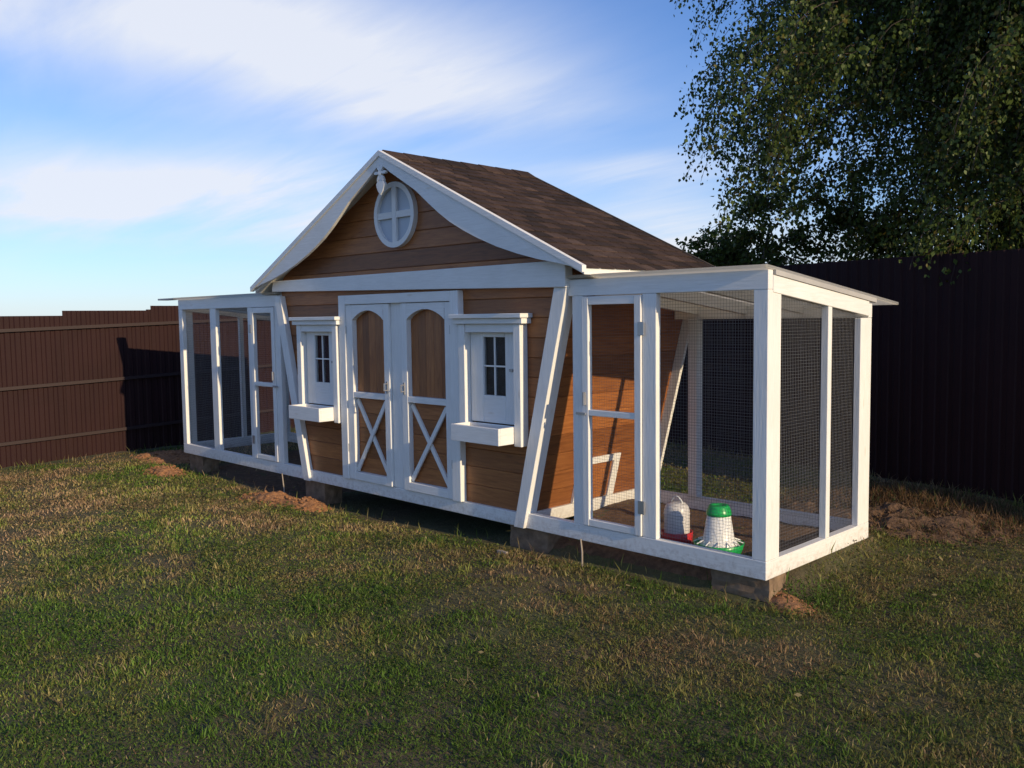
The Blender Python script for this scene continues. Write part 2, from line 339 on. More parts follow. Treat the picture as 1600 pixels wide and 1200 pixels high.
# front wall planks, one by one, cut round the door and the windows
DX0, DX1 = -4.11, -2.69
WINS = (-4.555, -2.245)
PH = 0.142
def cutspans(a, b, holes):
    spans = [(a, b)]
    for h0, h1 in holes:
        nxt = []
        for s0, s1 in spans:
            if h1 <= s0 or h0 >= s1: nxt.append((s0, s1)); continue
            if h0-s0 > 0.01: nxt.append((s0, h0))
            if s1-h1 > 0.01: nxt.append((h1, s1))
        spans = nxt
    return spans
def plank_poly(s0, s1, z0, z1, L, R):
    """plank whose ends follow the leaning walls L(z), R(z)"""
    return [(max(s0, L(z0)), z0), (min(s1, R(z0)), z0), (min(s1, R(z1)), z1), (max(s0, L(z1)), z1)]
z = 0.10
while z < 1.80:
    z1 = z+PH-0.0012
    holes = [(DX0, DX1)] if z < 1.66 else []
    for wx in WINS:
        if z < 1.46 and z1 > 0.80: holes.append((wx-0.25, wx+0.25))
    Lf = lambda q: CX-hw(q)+0.05; Rf = lambda q: CX+hw(q)-0.05
    for s0, s1 in cutspans(-9, 9, holes):
        xz('wall_plank', plank_poly(s0, s1, z, z1, Lf, Rf), 0.032, 0.055, 'stain_h', coop, 0.0045)
    z += PH
# gable planks up to the apex
while z < 2.80:
    z1 = min(z+PH-0.0012, 2.82)
    a = max((2.825-z)/RS-0.02, 0.02); c = max((2.825-z1)/RS-0.02, 0.005); a = min(a, 1.93); c = min(c, 1.93)
    xz('gable_plank', [(CX-a, z), (CX+a, z), (CX+c, z1), (CX-c, z1)], 0.032, 0.055, 'stain_h', coop, 0.0045)
    z += PH
# leaning side walls: planks along Y, rear wall planks along X
k = 0.252
for s in (-1, 1):
    z = 0.10
    while z < 1.92:
        z1 = min(z+PH-0.0012, 1.93)
        x0, x1 = CX+s*(hw(z)-0.035), CX+s*(hw(z1)-0.035)
        prism('wall_plank', [(x0, 0.06, z), (x1, 0.06, z1), (x1-s*0.022, 0.06, z1), (x0-s*0.022, 0.06, z)], (0, HD-0.09, 0), 'stain_h', coop, 0.0045)
        z += PH
z = 0.10
while z < 2.80:
    z1 = min(z+PH-0.0012, 2.82)
    h0 = min(hw(z)-0.05, (2.825-z)/RS); h1 = min(hw(z1)-0.05, (2.825-z1)/RS)
    xz('rear_plank', [(CX-h0, z), (CX+h0, z), (CX+max(h1, .01), z1), (CX-max(h1, .01), z1)], HD-0.028, HD-0.005, 'stain_h', coop, 0)
    z += PH
# white corner boards on the front and on the leaning sides, skirting boards
for s in (-1, 1):
    X0 = lambda q, d: CX+s*(hw(q)-d)
    xz('corner_board', [(X0(0.0, 0), 0.0), (X0(1.76, 0), 1.76), (X0(1.76, 0.115), 1.76), (X0(0.0, 0.10), 0.0)], -0.028, 0.030, 'white_v', coop, 0.003)
    for y0, y1 in ((0.036, 0.095),):
        xs = lambda q, d: CX+s*(hw(q)-d)
        prism('corner_board', [(xs(0.1, 0.034), y0, 0.1), (xs(1.80, 0.034), y0, 1.80), (xs(1.80, 0.008), y0, 1.80), (xs(0.1, 0.008), y0, 0.1)], (0, y1-y0, 0), 'white_v', coop, 0.002)
    xz('corner_board', [(xs(0.0, 0.034), 0.0), (xs(1.80, 0.034), 1.80), (xs(1.80, -0.048), 1.80), (xs(0.0, -0.048), 0.0)], HD-0.035, HD-0.004, 'white_v', coop, 0.002)
    prism('skirting_board', [(xs(0.0, 0.034), 0.10, 0.0), (xs(0.105, 0.034), 0.10, 0.105), (xs(0.105, 0.004), 0.10, 0.105), (xs(0.0, 0.004), 0.10, 0.0)], (0, HD-0.14, 0), 'white_h', coop, 0.002)
# gable beam: deeper towards the right, as hung
xz('gable_beam', [(CX-1.925, 1.803), (CX+1.915, 1.722), (CX+1.915, 1.903), (CX-1.90, 1.903)], -0.045, 0.031, 'white_h', coop, 0.003)

# ---- roof
OV0, OV1 = -0.105, 1.57
roof = None
for s in (1, -1):
    U = 2.135; th = 0.045
    o = prism('roof_slab', [(CX, OV0, RZ), (CX+s*U, OV0, roof_z(U)), (CX+s*U, OV0, roof_z(U)-th), (CX, OV0, RZ-th)], (0, OV1-OV0, 0), 'white_h', coop)
    prism('rake_trim', [(CX, -0.150, RZ+0.022), (CX+s*(U+0.02), -0.150, roof_z(U+0.02)+0.022), (CX+s*(U+0.02), -0.150, roof_z(U+0.02)-0.022), (CX, -0.150, RZ-0.022)], (0, 0.042, 0), 'white_h', coop)
    prism('rake_trim', [(CX, OV1+0.001, RZ+0.016), (CX+s*(U+0.012), OV1+0.001, roof_z(U+0.012)+0.016), (CX+s*(U+0.012), OV1+0.001, roof_z(U+0.012)-0.05), (CX, OV1+0.001, RZ-0.05)], (0, 0.022, 0), 'dark_wood', coop)
    # shingle tabs, course by course
    sl = math.hypot(1, RS); D = Vector((s/sl, 0, -RS/sl)); Nn = Vector((s*RS/sl, 0, 1/sl)); LEN = U*sl
    exp, tw = 0.112, 0.158; n = int(LEN/exp); n_y = 9
    joined = bmesh.new() if s < 0 else None
    for i in range(n+1):
        d1 = LEN+0.015-i*exp; d0 = max(d1-exp-0.03, 0.0)
        if d1 < 0.05: continue
        off = (i % 2)*tw/2
        y = OV0+0.002-off
        while y < OV1:
            ya, yb = max(y+0.004, OV0), min(y+tw-0.004, OV1)
            if yb-ya > 0.02:
                t1, t0 = 0.0095+random.uniform(0, .0015), 0.002
                P = lambda d, h, yy: Vector((CX, yy, RZ))+D*d+Nn*h
                pts = [P(d0, t0, ya), P(d1, t1, ya), P(d1, t1-0.006, ya), P(d0, t0-0.001, ya)]
                if s > 0: prism('shingle', pts, (0, yb-ya, 0), 'shingle', o)
                else: add_prism(joined, pts, None, (0, yb-ya, 0))
            y += tw
    if joined is not None:
        so = finish('shingles', joined, 'shingle', o); so['kind'] = 'stuff'
    if s > 0: roof = o
y = OV0
while y < OV1-0.02:                                # ridge cap pieces
    yb = min(y+0.21, OV1); bm = bmesh.new(); h = 0.018+random.uniform(0, .003)
    w = 0.11
    pts = [(CX, y, RZ+h+0.012), (CX+w, y, RZ-RS*w+h), (CX+w, y, RZ-RS*w+h-0.01), (CX, y, RZ+h), (CX-w, y, RZ-RS*w+h-0.01), (CX-w, y, RZ-RS*w+h)]
    prism('ridge_cap', pts, (0, yb-y+0.012, -0.004), 'shingle', roof); y += 0.21
# bargeboards with their curved lower edge
LOW = [(0.0, 2.765), (0.06, 2.742), (0.13, 2.695), (0.3, 2.60), (0.45, 2.515), (0.6, 2.405), (0.72, 2.32), (0.85, 2.24), (1.0, 2.165), (1.15, 2.10), (1.35, 2.025), (1.55, 1.965), (1.75, 1.915), (1.93, 1.880), (2.10, 1.845), (2.14, 1.825)]
for s in (-1, 1):
    bm = bmesh.new()
    top = [(CX+s*u, roof_z(u)-0.01) for u, _ in LOW]; low = [(CX+s*u, min(zl, roof_z(u)-0.018)) for u, zl in LOW]
    for yy in (-0.135, -0.108):
        pass
    fa = [bm.verts.new((x, -0.138, zz)) for x, zz in top]; fb = [bm.verts.new((x, -0.138, zz)) for x, zz in low]
    ba = [bm.verts.new((x, -0.110, zz)) for x, zz in top]; bb = [bm.verts.new((x, -0.110, zz)) for x, zz in low]
    for i in range(len(top)-1):
        bm.faces.new((fa[i], fa[i+1], fb[i+1], fb[i])); bm.faces.new((ba[i+1], ba[i], bb[i], bb[i+1]))
        bm.faces.new((fb[i], fb[i+1], bb[i+1], bb[i])); bm.faces.new((fa[i+1], fa[i], ba[i], ba[i+1]))
    finish('bargeboard', bm, 'white_h', coop)
# carved finial at the apex: post, small petals round a hub, hanging drop
bm = bmesh.new()
def add_disc(bm, cx, cz, rx, rz, y0, y1, n=16, rot=0.0):
    pts = []
    for i in range(n):
        t = 2*math.pi*i/n; a, c = rx*math.cos(t), rz*math.sin(t)
        pts.append((cx+a*math.cos(rot)-c*math.sin(rot), y0, cz+a*math.sin(rot)+c*math.cos(rot)))
    add_prism(bm, pts, None, (0, y1-y0, 0))
add_box(bm, CX-0.014, CX+0.014, -0.137, -0.114, 2.62, 2.80)
for a in range(6): add_disc(bm, CX+0.05*math.cos(a*math.pi/3), 2.705+0.05*math.sin(a*math.pi/3), 0.030, 0.013, -0.139, -0.116, 10, a*math.pi/3)
add_disc(bm, CX, 2.705, 0.022, 0.022, -0.142, -0.118, 12)
orn = finish('finial', bm, 'white_v', coop)
drop = [(CX+x*0.9, 2.525+zz*0.8) for x, zz in ((0, 0), (0.035, 0.035), (0.058, 0.085), (0.062, 0.115), (0.045, 0.138), (0.018, 0.145), (0, 0.135), (-0.018, 0.145), (-0.045, 0.138), (-0.062, 0.115), (-0.058, 0.085), (-0.035, 0.035))]
xz('pendant', drop, -0.138, -0.112, 'white_v', orn, 0.003)
# round gable window
bm = bmesh.new(); n = 40; ro, ri, wz = 0.268, 0.226, 2.378
R4 = [[bm.verts.new((CX+r*math.cos(2*math.pi*i/n), y, wz+r*math.sin(2*math.pi*i/n))) for i in range(n)] for r, y in ((ro, 0.034), (ro, -0.012), (ri, -0.012), (ri, 0.034))]
for a in range(4):
    A, B = R4[a], R4[(a+1) % 4]
    for i in range(n): bm.faces.new((A[i], A[(i+1) % n], B[(i+1) % n], B[i]))
ow = finish('round_window', bm, 'white_v', coop, 0)
bm = bmesh.new(); add_disc(bm, CX, wz, 0.230, 0.230, 0.018, 0.030, 40); finish('pane', bm, 'oval_pane', ow)
box('muntin', CX-0.027, CX+0.027, -0.008, 0.017, wz-0.228, wz+0.228, 'white_v', ow, 0.002)
for s in (-1, 1): box('muntin', CX+s*0.028, CX+s*0.227, -0.006, 0.017, wz-0.027, wz+0.027, 'white_h', ow, 0.002)

# ---- double door
box('door_casing', -4.205, DX0+0.002, -0.030, 0.031, 0.101, 1.735, 'white_v', coop)
box('door_casing', DX1-0.002, -2.595, -0.030, 0.031, 0.101, 1.735, 'white_v', coop)
box('door_casing', DX0+0.003, DX1-0.003, -0.030, 0.031, 1.655, 1.735, 'white_h', coop)
box('door_post', -3.485, -3.32, 0.006, 0.045, 0.101, 1.654, 'white_v', coop)
for x0, x1, side in ((DX0+0.005, -3.487, -1), (-3.318, DX1-0.005, 1)):
    dz0, dz1 = 0.105, 1.650; sw = 0.072
    d = box('door', x0, x1, 0.040, 0.062, dz0, dz1, 'stain_v', coop, 0.002)
    xa, xb = x0+sw+0.018*(side < 0), x1-sw
    box('stile', x0, xa, -0.020, 0.039, dz0, dz1, 'white_v', d); box('stile', xb, x1, -0.020, 0.039, dz0, dz1, 'white_v', d)
    # arched top rail
    n = 14; pts = [(xa, dz1), (xa, 1.515)]
    for i in range(n+1):
        t = i/n; pts.append((xa+(xb-xa)*t, 1.515+0.085*math.sin(math.pi*t)**0.8))
    pts += [(xb, dz1)]
    bm = bmesh.new(); ups = [(x, dz1) for x, _ in pts[2:-1]]; lo = pts[2:-1]
    F = [[bm.verts.new((x, yy, zz)) for x, zz in L] for yy in (-0.020, 0.039) for L in (ups, lo)]
    for i in range(n):
        bm.faces.new((F[0][i], F[0][i+1], F[1][i+1], F[1][i])); bm.faces.new((F[2][i+1], F[2][i], F[3][i], F[3][i+1]))
        bm.faces.new((F[1][i], F[1][i+1], F[3][i+1], F[3][i])); bm.faces.new((F[0][i+1], F[0][i], F[2][i], F[2][i+1]))
    finish('rail', bm, 'white_h', d)
    box('rail', xa, xb, -0.018, 0.039, 0.838, 0.888, 'white_h', d)
    box('rail', xa, xb, -0.020, 0.039, dz0, 0.175, 'white_h', d)
    # vertical boards of the upper panel, horizontal boards of the lower one
    nb = 5
    for i in range(nb):
        a = xa+(xb-xa)*i/nb; box('panel_board', a+0.0007, xa+(xb-xa)*(i+1)/nb-0.0007, 0.028, 0.0395, 0.889, 1.605, 'stain_v', d, 0.0015)
    for i in range(5):
        zz = 0.176+(0.837-0.176)*i/5; box('panel_board', xa, xb, 0.028, 0.0395, zz+0.0007, zz+0.6610/5-0.0007, 'stain_h', d, 0.003)
    for s, yy in ((1, -0.004), (-1, 0.010)):                     # St Andrew's cross
        p0, p1 = Vector((xa, 0, 0.176)), Vector((xb, 0, 0.837))
        if s < 0: p0, p1 = Vector((xa, 0, 0.837)), Vector((xb, 0, 0.176))
        dd = (p1-p0).normalized(); nn = Vector((-dd.z, 0, dd.x))*0.019; e = dd*0.022
        prism('brace', [(q.x, yy, q.z) for q in (p0+nn+e, p1+nn-e, p1-nn-e, p0-nn+e)], (0, 0.0165 if s < 0 else 0.0135, 0), 'white_v', d)
    hx = x1-0.030 if side < 0 else x0+0.030
    bm = bmesh.new(); add_box(bm, hx-0.009, hx+0.009, -0.028, -0.020, 0.90, 1.00); add_tube(bm, (hx, -0.055, 0.92), (hx, -0.055, 0.985), 0.006); add_tube(bm, (hx, -0.055, 0.925), (hx, -0.024, 0.925), 0.005); add_tube(bm, (hx, -0.055, 0.98), (hx, -0.024, 0.98), 0.005)
    finish('handle', bm, 'steel', d)
    for hz in (0.35, 1.40):
        hxx = x0-0.006 if side < 0 else x1+0.006
        box('hinge', hxx-0.012, hxx+0.012, -0.026, -0.0205, hz, hz+0.07, 'steel', d, 0.001)

# ---- windows with casing, cap and flower box
for wx in WINS:
    w = empty('window', (wx, 0.0, 1.1)); w.parent = coop; w.matrix_parent_inverse = Matrix.Translation(-WL[coop.name])
    for s in (-1, 1):
        box('casing', wx+s*0.262, wx+s*0.332, -0.048, 0.031, 0.595, 1.478, 'white_v', w)
    box('casing', wx-0.261, wx+0.261, -0.040, 0.031, 1.415, 1.478, 'white_h', w)
    box('cap', wx-0.385, wx+0.385, -0.095, 0.031, 1.520, 1.552, 'white_h', w)
    box('cap', wx-0.372, wx+0.372, -0.070, 0.031, 1.479, 1.5195, 'white_h', w)
    # sash
    px0, px1, pz0, pz1 = wx-0.118, wx+0.118, 0.945, 1.380
    box('sash', wx-0.258, px0, 0.012, 0.05, 0.74, 1.414, 'white_v', w); box('sash', px1, wx+0.258, 0.012, 0.05, 0.74, 1.414, 'white_v', w)
    box('sash', px0+0.001, px1-0.001, 0.012, 0.05, 0.74, pz0, 'white_h', w); box('sash', px0+0.001, px1-0.001, 0.012, 0.05, pz1, 1.414, 'white_h', w)
    box('pane', px0+0.001, px1-0.001, 0.030, 0.034, pz0+0.001, pz1-0.001, 'glass', w, 0)
    box('muntin', wx-0.007, wx+0.007, 0.018, 0.029, pz0+0.001, pz1-0.001, 'white_v', w, 0.001)
    for s in (-1, 1): box('muntin', wx+s*0.0075, wx+s*0.117, 0.0185, 0.029, 1.158, 1.170, 'white_h', w, 0.001)
    box('dark_curtain_panel', px0-0.03, px1+0.03, 0.062, 0.066, pz0-0.03, pz1+0.03, 'dark_curtain_panel', w, 0)  # curtain-like panel added as painted interior darkness behind the pane
    box('latch', px1+0.05, px1+0.085, 0.000, 0.012, 1.13, 1.15, 'steel', w, 0.001)
    # planter box: five boards
    bx0, bx1, by0, by1, bz0, bz1 = wx-0.258, wx+0.258, -0.200, -0.003, 0.612, 0.735
    fb = box('flower_box', bx0, bx1, by0, by0+0.02, bz0, bz1, 'white_h', coop)
    for xx0, xx1 in ((bx0, bx0+0.02), (bx1-0.02, bx1)): box('end_board', xx0, xx1, by0+0.0205, by1, bz0, bz1, 'white_h', fb)
    box('back_board', bx0+0.0205, bx1-0.0205, by1-0.02, by1, bz0, bz1, 'white_h', fb)
    box('bottom_board', bx0+0.0205, bx1-0.0205, by0+0.0205, by1-0.0205, bz0, bz0+0.018, 'white_h', fb)
    box('soil', bx0+0.021, bx1-0.021, by0+0.021, by1-0.021, bz0+0.0185, bz1-0.055, 'pot_soil', fb, 0)

# ---- wire mesh panel between two corners of a parallelogram (origin, edge a, edge b)
def wire_mesh(o0, a, c, parent, pitch=0.020, t=0.00068, clip=None):
    o0, a, c = Vector(o0), Vector(a), Vector(c); nrm = a.cross(c).normalized(); bm = bmesh.new()
    def strand(p, q, w, h):
        d = (q-p).normalized(); s = d.cross(nrm).normalized()*w; n2 = nrm*w
        A = [bm.verts.new(p+x+h) for x in (s, n2, -s, -n2)]; B = [bm.verts.new(q+x+h) for x in (s, n2, -s, -n2)]
        for i in range(4): bm.faces.new((A[i], A[(i+1) % 4], B[(i+1) % 4], B[i]))
    na, nc = max(2, round(a.length/pitch)), max(2, round(c.length/pitch))
    for i in range(na+1): strand(o0+a*(i/na), o0+a*(i/na)+c, t, nrm*t*0.8)
    for j in range(nc+1): strand(o0+c*(j/nc), o0+c*(j/nc)+a, t, nrm*-t*0.8)
    return finish('wire_mesh', bm, 'wire', parent)

# ---- the two runs; f mirrors the left one
RD, SL = 1.36, 0.115                              # depth, fall of the run roof
def run(mx, xin, xtop, posts, rear, x0, x1, spans):
    """mx maps the right run's x (0 = outer end) to the scene"""
    def bx(name, x0, x1, *r, **kw): return box(name, mx(x0), mx(x1), *r, **kw)
    P = coop
    rt_ = lambda y: 1.75-SL*y
    # base frame
    bx('base_beam', xin, 0.0, 0.0, 0.055, 0.0, 0.110, 'white_h', P)
    bx('base_beam', xin, 0.0, RD-0.055, RD, 0.0, 0.110, 'white_h', P)
    bx('base_beam', -0.055, -0.0005, 0.056, RD-0.056, 0.0, 0.11, 'white_h', P)
    # corner and middle posts
    Lp = lambda pts, z0, z1: prism('post', [(mx(px_), py_, z0) for px_, py_ in pts], (0, 0, z1-z0), 'white_v', P, 0.003)
    Lp(((-0.092, 0.001), (-0.001, 0.001), (-0.001, 0.150), (-0.045, 0.150), (-0.045, 0.05), (-0.092, 0.05)), 0.1105, 1.6605)
    Lp(((-0.092, RD-0.001), (-0.001, RD-0.001), (-0.001, RD-0.165), (-0.045, RD-0.165), (-0.045, RD-0.05), (-0.092, RD-0.05)), 0.1105, 1.490)
    bx('post', -0.048, -0.001, 0.735, 0.785, 0.1105, 1.57, 'white_v', P)
    for a_, b_ in posts: bx('post', a_, b_, 0.001, 0.05, 0.1105, 1.66, 'white_v', P)
    for a_, b_ in rear: bx('post', a_, b_, RD-0.08, RD-0.001, 0.1105, 1.49, 'white_v', P)
    # top rails
    bx('top_rail', xtop, 0.0, 0.0, 0.052, 1.661, 1.772, 'white_h', P)
    bx('top_rail', xtop-0.05, 0.0, RD-0.052, RD, 1.491, 1.585, 'white_h', P)
    prism('top_rail', [(mx(-0.05), 0.053, rt_(0.053)), (mx(-0.05), RD-0.053, rt_(RD-.053)), (mx(-0.05), RD-0.053, rt_(RD-.053)-0.098), (mx(-0.05), 0.053, rt_(0.053)-0.098)], (mx(0.004)-mx(-0.05), 0, 0), 'white_h', P, 0.003)
    # rafters under the roof sheet
    for xr in (-0.50, -0.95, -1.36) + ((-1.80,) if xtop < -1.8 else ()):
        prism('rafter', [(mx(xr), 0.053, rt_(0.053)+0.008), (mx(xr), RD+0.30, rt_(RD+.30)+0.008), (mx(xr), RD+0.30, rt_(RD+.30)-0.06), (mx(xr), RD-0.053, rt_(RD-.053)-0.075), (mx(xr), 0.053, rt_(0.053)-0.075)], (mx(xr+0.04)-mx(xr), 0, 0), 'white_h', P, 0.002)
    # roof sheet with its edge trim
    far = 0.012 if mx(0) > -1 else 0.05
    prism('run_roof', [(mx(xtop-0.02), -0.035, 1.775+0.004+.004), (mx(xtop-0.02), 1.76, 1.775-SL*1.795+.008), (mx(xtop-0.02), 1.76, 1.80-SL*1.795), (mx(xtop-0.02), -0.035, 1.80)], (mx(far)-mx(xtop-0.02), 0, 0), 'roof_sheet', P)
    if far > 0.03: box('roof_edge_trim', mx(0.051), mx(0.47), -0.035, 0.09, 1.779, 1.799, 'roof_edge', P)
    prism('roof_edge_trim', [(mx(0.013), 0.06, rt_(0.06)+0.030), (mx(0.013), 1.40, rt_(1.40)+0.030), (mx(0.013), 1.40, rt_(1.40)+0.002), (mx(0.013), 0.06, rt_(0.06)+0.002)], (mx(-0.02)-mx(0.013), 0, 0), 'roof_edge', P)
    # door: frame, middle rail, mesh, hinges, bolt
    d = bx('run_door', x0, x0+0.052, -0.012, 0.032, 0.114, 1.655, 'white_v', P)
    bx('stile', x1-0.052, x1, -0.012, 0.032, 0.114, 1.655, 'white_v', d)
    bx('rail', x0+0.0525, x1-0.0525, -0.010, 0.032, 0.114, 0.160, 'white_h', d)
    bx('rail', x0+0.0525, x1-0.0525, -0.010, 0.032, 1.600, 1.655, 'white_h', d)
    bx('rail', x0+0.0525, x1-0.0525, -0.010, 0.032, 0.862, 0.902, 'white_h', d)
    for zz in (0.26, 1.40): bx('hinge', x1-0.02, x1+0.028, -0.018, -0.0125, zz, zz+0.085, 'steel', d, bev=0.001)
    bx('bolt', x0-0.05, x0+0.035, -0.024, -0.013, 0.865, 0.882, 'steel', d, bev=0.002)
    bx('handle', x0+0.016, x0+0.032, -0.034, -0.0125, 0.93, 1.02, 'steel', d, bev=0.003)
    s = mx(1)-mx(0)
    def wm(xa, xb, y, z0, z1, par): wire_mesh((mx(xa), y, z0), (mx(xb)-mx(xa), 0, 0), (0, 0, z1-z0), par)
    wm(x0+0.03, x1-0.03, 0.036, 0.13, 1.63, d)
    for a_, b_ in spans: wm(a_, b_, 0.054, 0.09, 1.67, P)
    wm(rear[0][0], -0.06, RD-0.084, 0.09, 1.50, P)
    wire_mesh((mx(-0.053), 0.14, 0.10), (0, 0.60, 0), (0, -0.0, 1.52), P)
    wire_mesh((mx(-0.053), 0.78, 0.10), (0, 0.43, 0), (0, -0.0, 1.45), P)
    return d
run(lambda x: x, CX+1.479, -1.497, ((-0.875, -0.768), (-1.460, -1.368)), ((-1.40, -1.32), (-0.74, -0.68)), -1.365, -0.878, ((-0.78, -0.08),))
LX = -7.515
run(lambda x: LX-x, -(CX-1.479-LX), -2.21, ((-0.905, -0.775), (-1.685, -1.610), (-2.245, -2.150)), ((-2.20, -2.12), (-1.45, -1.39), (-0.74, -0.68)), -2.147, -1.688, ((-0.78, -0.08), (-1.62, -0.90)))
# pop door on the right-hand leaning wall: white frame and panel
def wallx(q, d=0.0): return CX+hw(q)-0.034+d
pop = None
for nm, y0, y1, z0, z1, t in (('pop_door', 0.56, 0.90, 0.11, 0.395, 0.010), ('frame', 0.52, 0.975, 0.396, 0.45, 0.026), ('frame', 0.901, 0.975, 0.108, 0.395, 0.026), ('frame', 0.49, 0.559, 0.108, 0.395, 0.026)):
    o = prism(nm, [(wallx(z0), y0, z0), (wallx(z1), y0, z1), (wallx(z1, t), y0, z1), (wallx(z0, t), y0, z0)], (0, y1-y0, 0), 'stain_h' if nm == 'pop_door' else 'white_v', coop if pop is None else pop, 0.002)
    if pop is None: pop = o

# ------------------------------------------------------------------ foundation blocks
blk = [(-0.195, 0.14, 0.385, 0.20, 'dark brown foundation block under the near right corner of the coop'),
       (-1.93, 0.13, 0.38, 0.19, 'dark foundation block under the right leaning corner board of the house'),
       (-4.77, 0.13, 0.33, 0.19, 'dark foundation block under the left leaning corner board of the house'),
       (-7.28, 0.13, 0.33, 0.19, 'dark foundation block under the far left corner of the coop'),
       (-0.14, 1.25, 0.26, 0.20, 'brown foundation block under the rear right corner of the mesh run')]
for bx_, by_, bw, bd, lab in blk:
    gz = float(ground_z(bx_, by_)); bm = bmesh.new()
    add_box(bm, bx_-bw/2, bx_+bw/2, by_-bd/2, by_+bd/2, gz-0.06, -0.0006)
    bmesh.ops.subdivide_edges(bm, edges=list(bm.edges), cuts=3, use_grid_fill=True)
    for v in bm.verts:
        if v.co.z < -0.005: v.co += Vector((random.uniform(-1, 1), random.uniform(-1, 1), random.uniform(-.3, .3)))*0.006
    tag(finish('foundation_block', bm, 'block', None, origin=(bx_, by_, gz)), lab, 'block', 'foundation blocks under the coop')
# thin stakes by the beams
for sx, sy, lean, lab in ((-5.24, -0.035, 0.03, 'thin pale stake leaning below the left run beside an orange soil heap'), (-1.36, -0.03, 0.0, 'thin pale stake standing below the door of the right run')):
    gz = float(ground_z(sx, sy)); bm = bmesh.new(); add_path(bm, [(sx+lean, sy, gz-0.05), (sx+lean*0.4, sy, gz+0.10), (sx-0.01, sy-0.002, 0.02)], [0.0065, 0.0065, 0.005], 6)
    tag(finish('stake', bm, 'stake', None), lab, 'stake')

# ------------------------------------------------------------------ drinker and feeder in the right run
def lathe(name, prof, cx, cy, z0, mat, parent, n=30):
    bm = bmesh.new(); add_lathe(bm, prof, cx, cy, z0, n); return finish(name, bm, mat, parent, 0, True)
fx, fy = -0.520, 0.330; fz = float(ground_z(fx, fy))+0.012
fd = empty('poultry_feeder', (fx, fy, fz), 'white cone poultry feeder with green lid and green pan inside the right run', 'feeder')
lathe('pan', [(0.10, 0.0), (0.130, 0.004), (0.150, 0.055), (0.160, 0.092), (0.155, 0.094), (0.142, 0.060), (0.118, 0.018), (0.02, 0.018)], fx, fy, fz, 'green_plastic', fd, 36)
lathe('hopper', [(0.120, 0.072), (0.122, 0.088), (0.104, 0.108), (0.097, 0.122), (0.073, 0.275), (0.0675, 0.277), (0.02, 0.277)], fx, fy, fz, 'white_plastic', fd, 36)
lathe('lid', [(0.079, 0.268), (0.080, 0.286), (0.074, 0.302), (0.064, 0.326), (0.060, 0.332), (0.040, 0.334), (0.036, 0.328), (0.004, 0.327)], fx, fy, fz, 'green_plastic', fd, 36)
for i in range(12):
    a = 2*math.pi*i/12; bm = bmesh.new(); add_tube(bm, (fx+0.105*math.cos(a), fy+0.105*math.sin(a), fz+0.112), (fx+0.154*math.cos(a), fy+0.154*math.sin(a), fz+0.092), 0.004, 5)
    finish('grill_bar', bm, 'white_plastic', fd)
dx_, dy_ = -0.935, 0.465; dz_ = float(ground_z(dx_, dy_))+0.012
dk = empty('poultry_drinker', (dx_, dy_, dz_), 'white plastic poultry drinker with red base standing left of the feeder', 'drinker')
lathe('base', [(0.095, 0.0), (0.103, 0.006), (0.109, 0.072), (0.104, 0.073), (0.095, 0.015), (0.02, 0.012)], dx_, dy_, dz_, 'red_plastic', dk)
lathe('tank', [(0.086, 0.014), (0.088, 0.05), (0.086, 0.215), (0.078, 0.245), (0.055, 0.268), (0.02, 0.272)], dx_, dy_, dz_, 'clear_plastic', dk)
for hz in (0.09, 0.14, 0.19): lathe('rib', [(0.0868, hz), (0.0895, hz+0.003), (0.0868, hz+0.006)], dx_, dy_, dz_, 'clear_plastic', dk)
bm = bmesh.new(); add_path(bm, [(dx_-0.05+0.1*t, dy_, dz_+0.265+0.045*math.sin(math.pi*t)) for t in [i/8 for i in range(9)]], [0.006]*9, 6); finish('handle', bm, 'white_plastic', dk, 0, True)

# ------------------------------------------------------------------ fences of profiled steel sheet
def sheet_mesh(width, height):
    """trapezoidal ribbed sheet, in its own local x-z plane, thickness along y"""
    pit = 0.115; n = round(width/pit); xs, ys = [], []
    for i in range(n):
        b0 = i*pit
        for dx, dy in ((0, 0), (0.052, 0), (0.064, 0.010), (0.103, 0.010)): xs.append(b0+dx); ys.append(dy)
    xs.append(n*pit+0.03); ys.append(0)
    me = bpy.data.meshes.new('sheet'); m_ = len(xs); vs, fs = [], []
    for zz in (0, height):
        for x, y in zip(xs, ys): vs.append((x, y, zz))
    for x, y in zip(xs, ys): vs.append((x, y+0.0012, 0))
    for x, y in zip(xs, ys): vs.append((x, y+0.0012, height))
    for i in range(m_-1):
        fs += [(i, i+1, m_+i+1, m_+i), (2*m_+i+1, 2*m_+i, 3*m_+i, 3*m_+i+1), (m_+i, m_+i+1, 3*m_+i+1, 3*m_+i)]
    me.from_pydata(vs, [], fs); me.materials.append(MAT['fence_paint']); return me
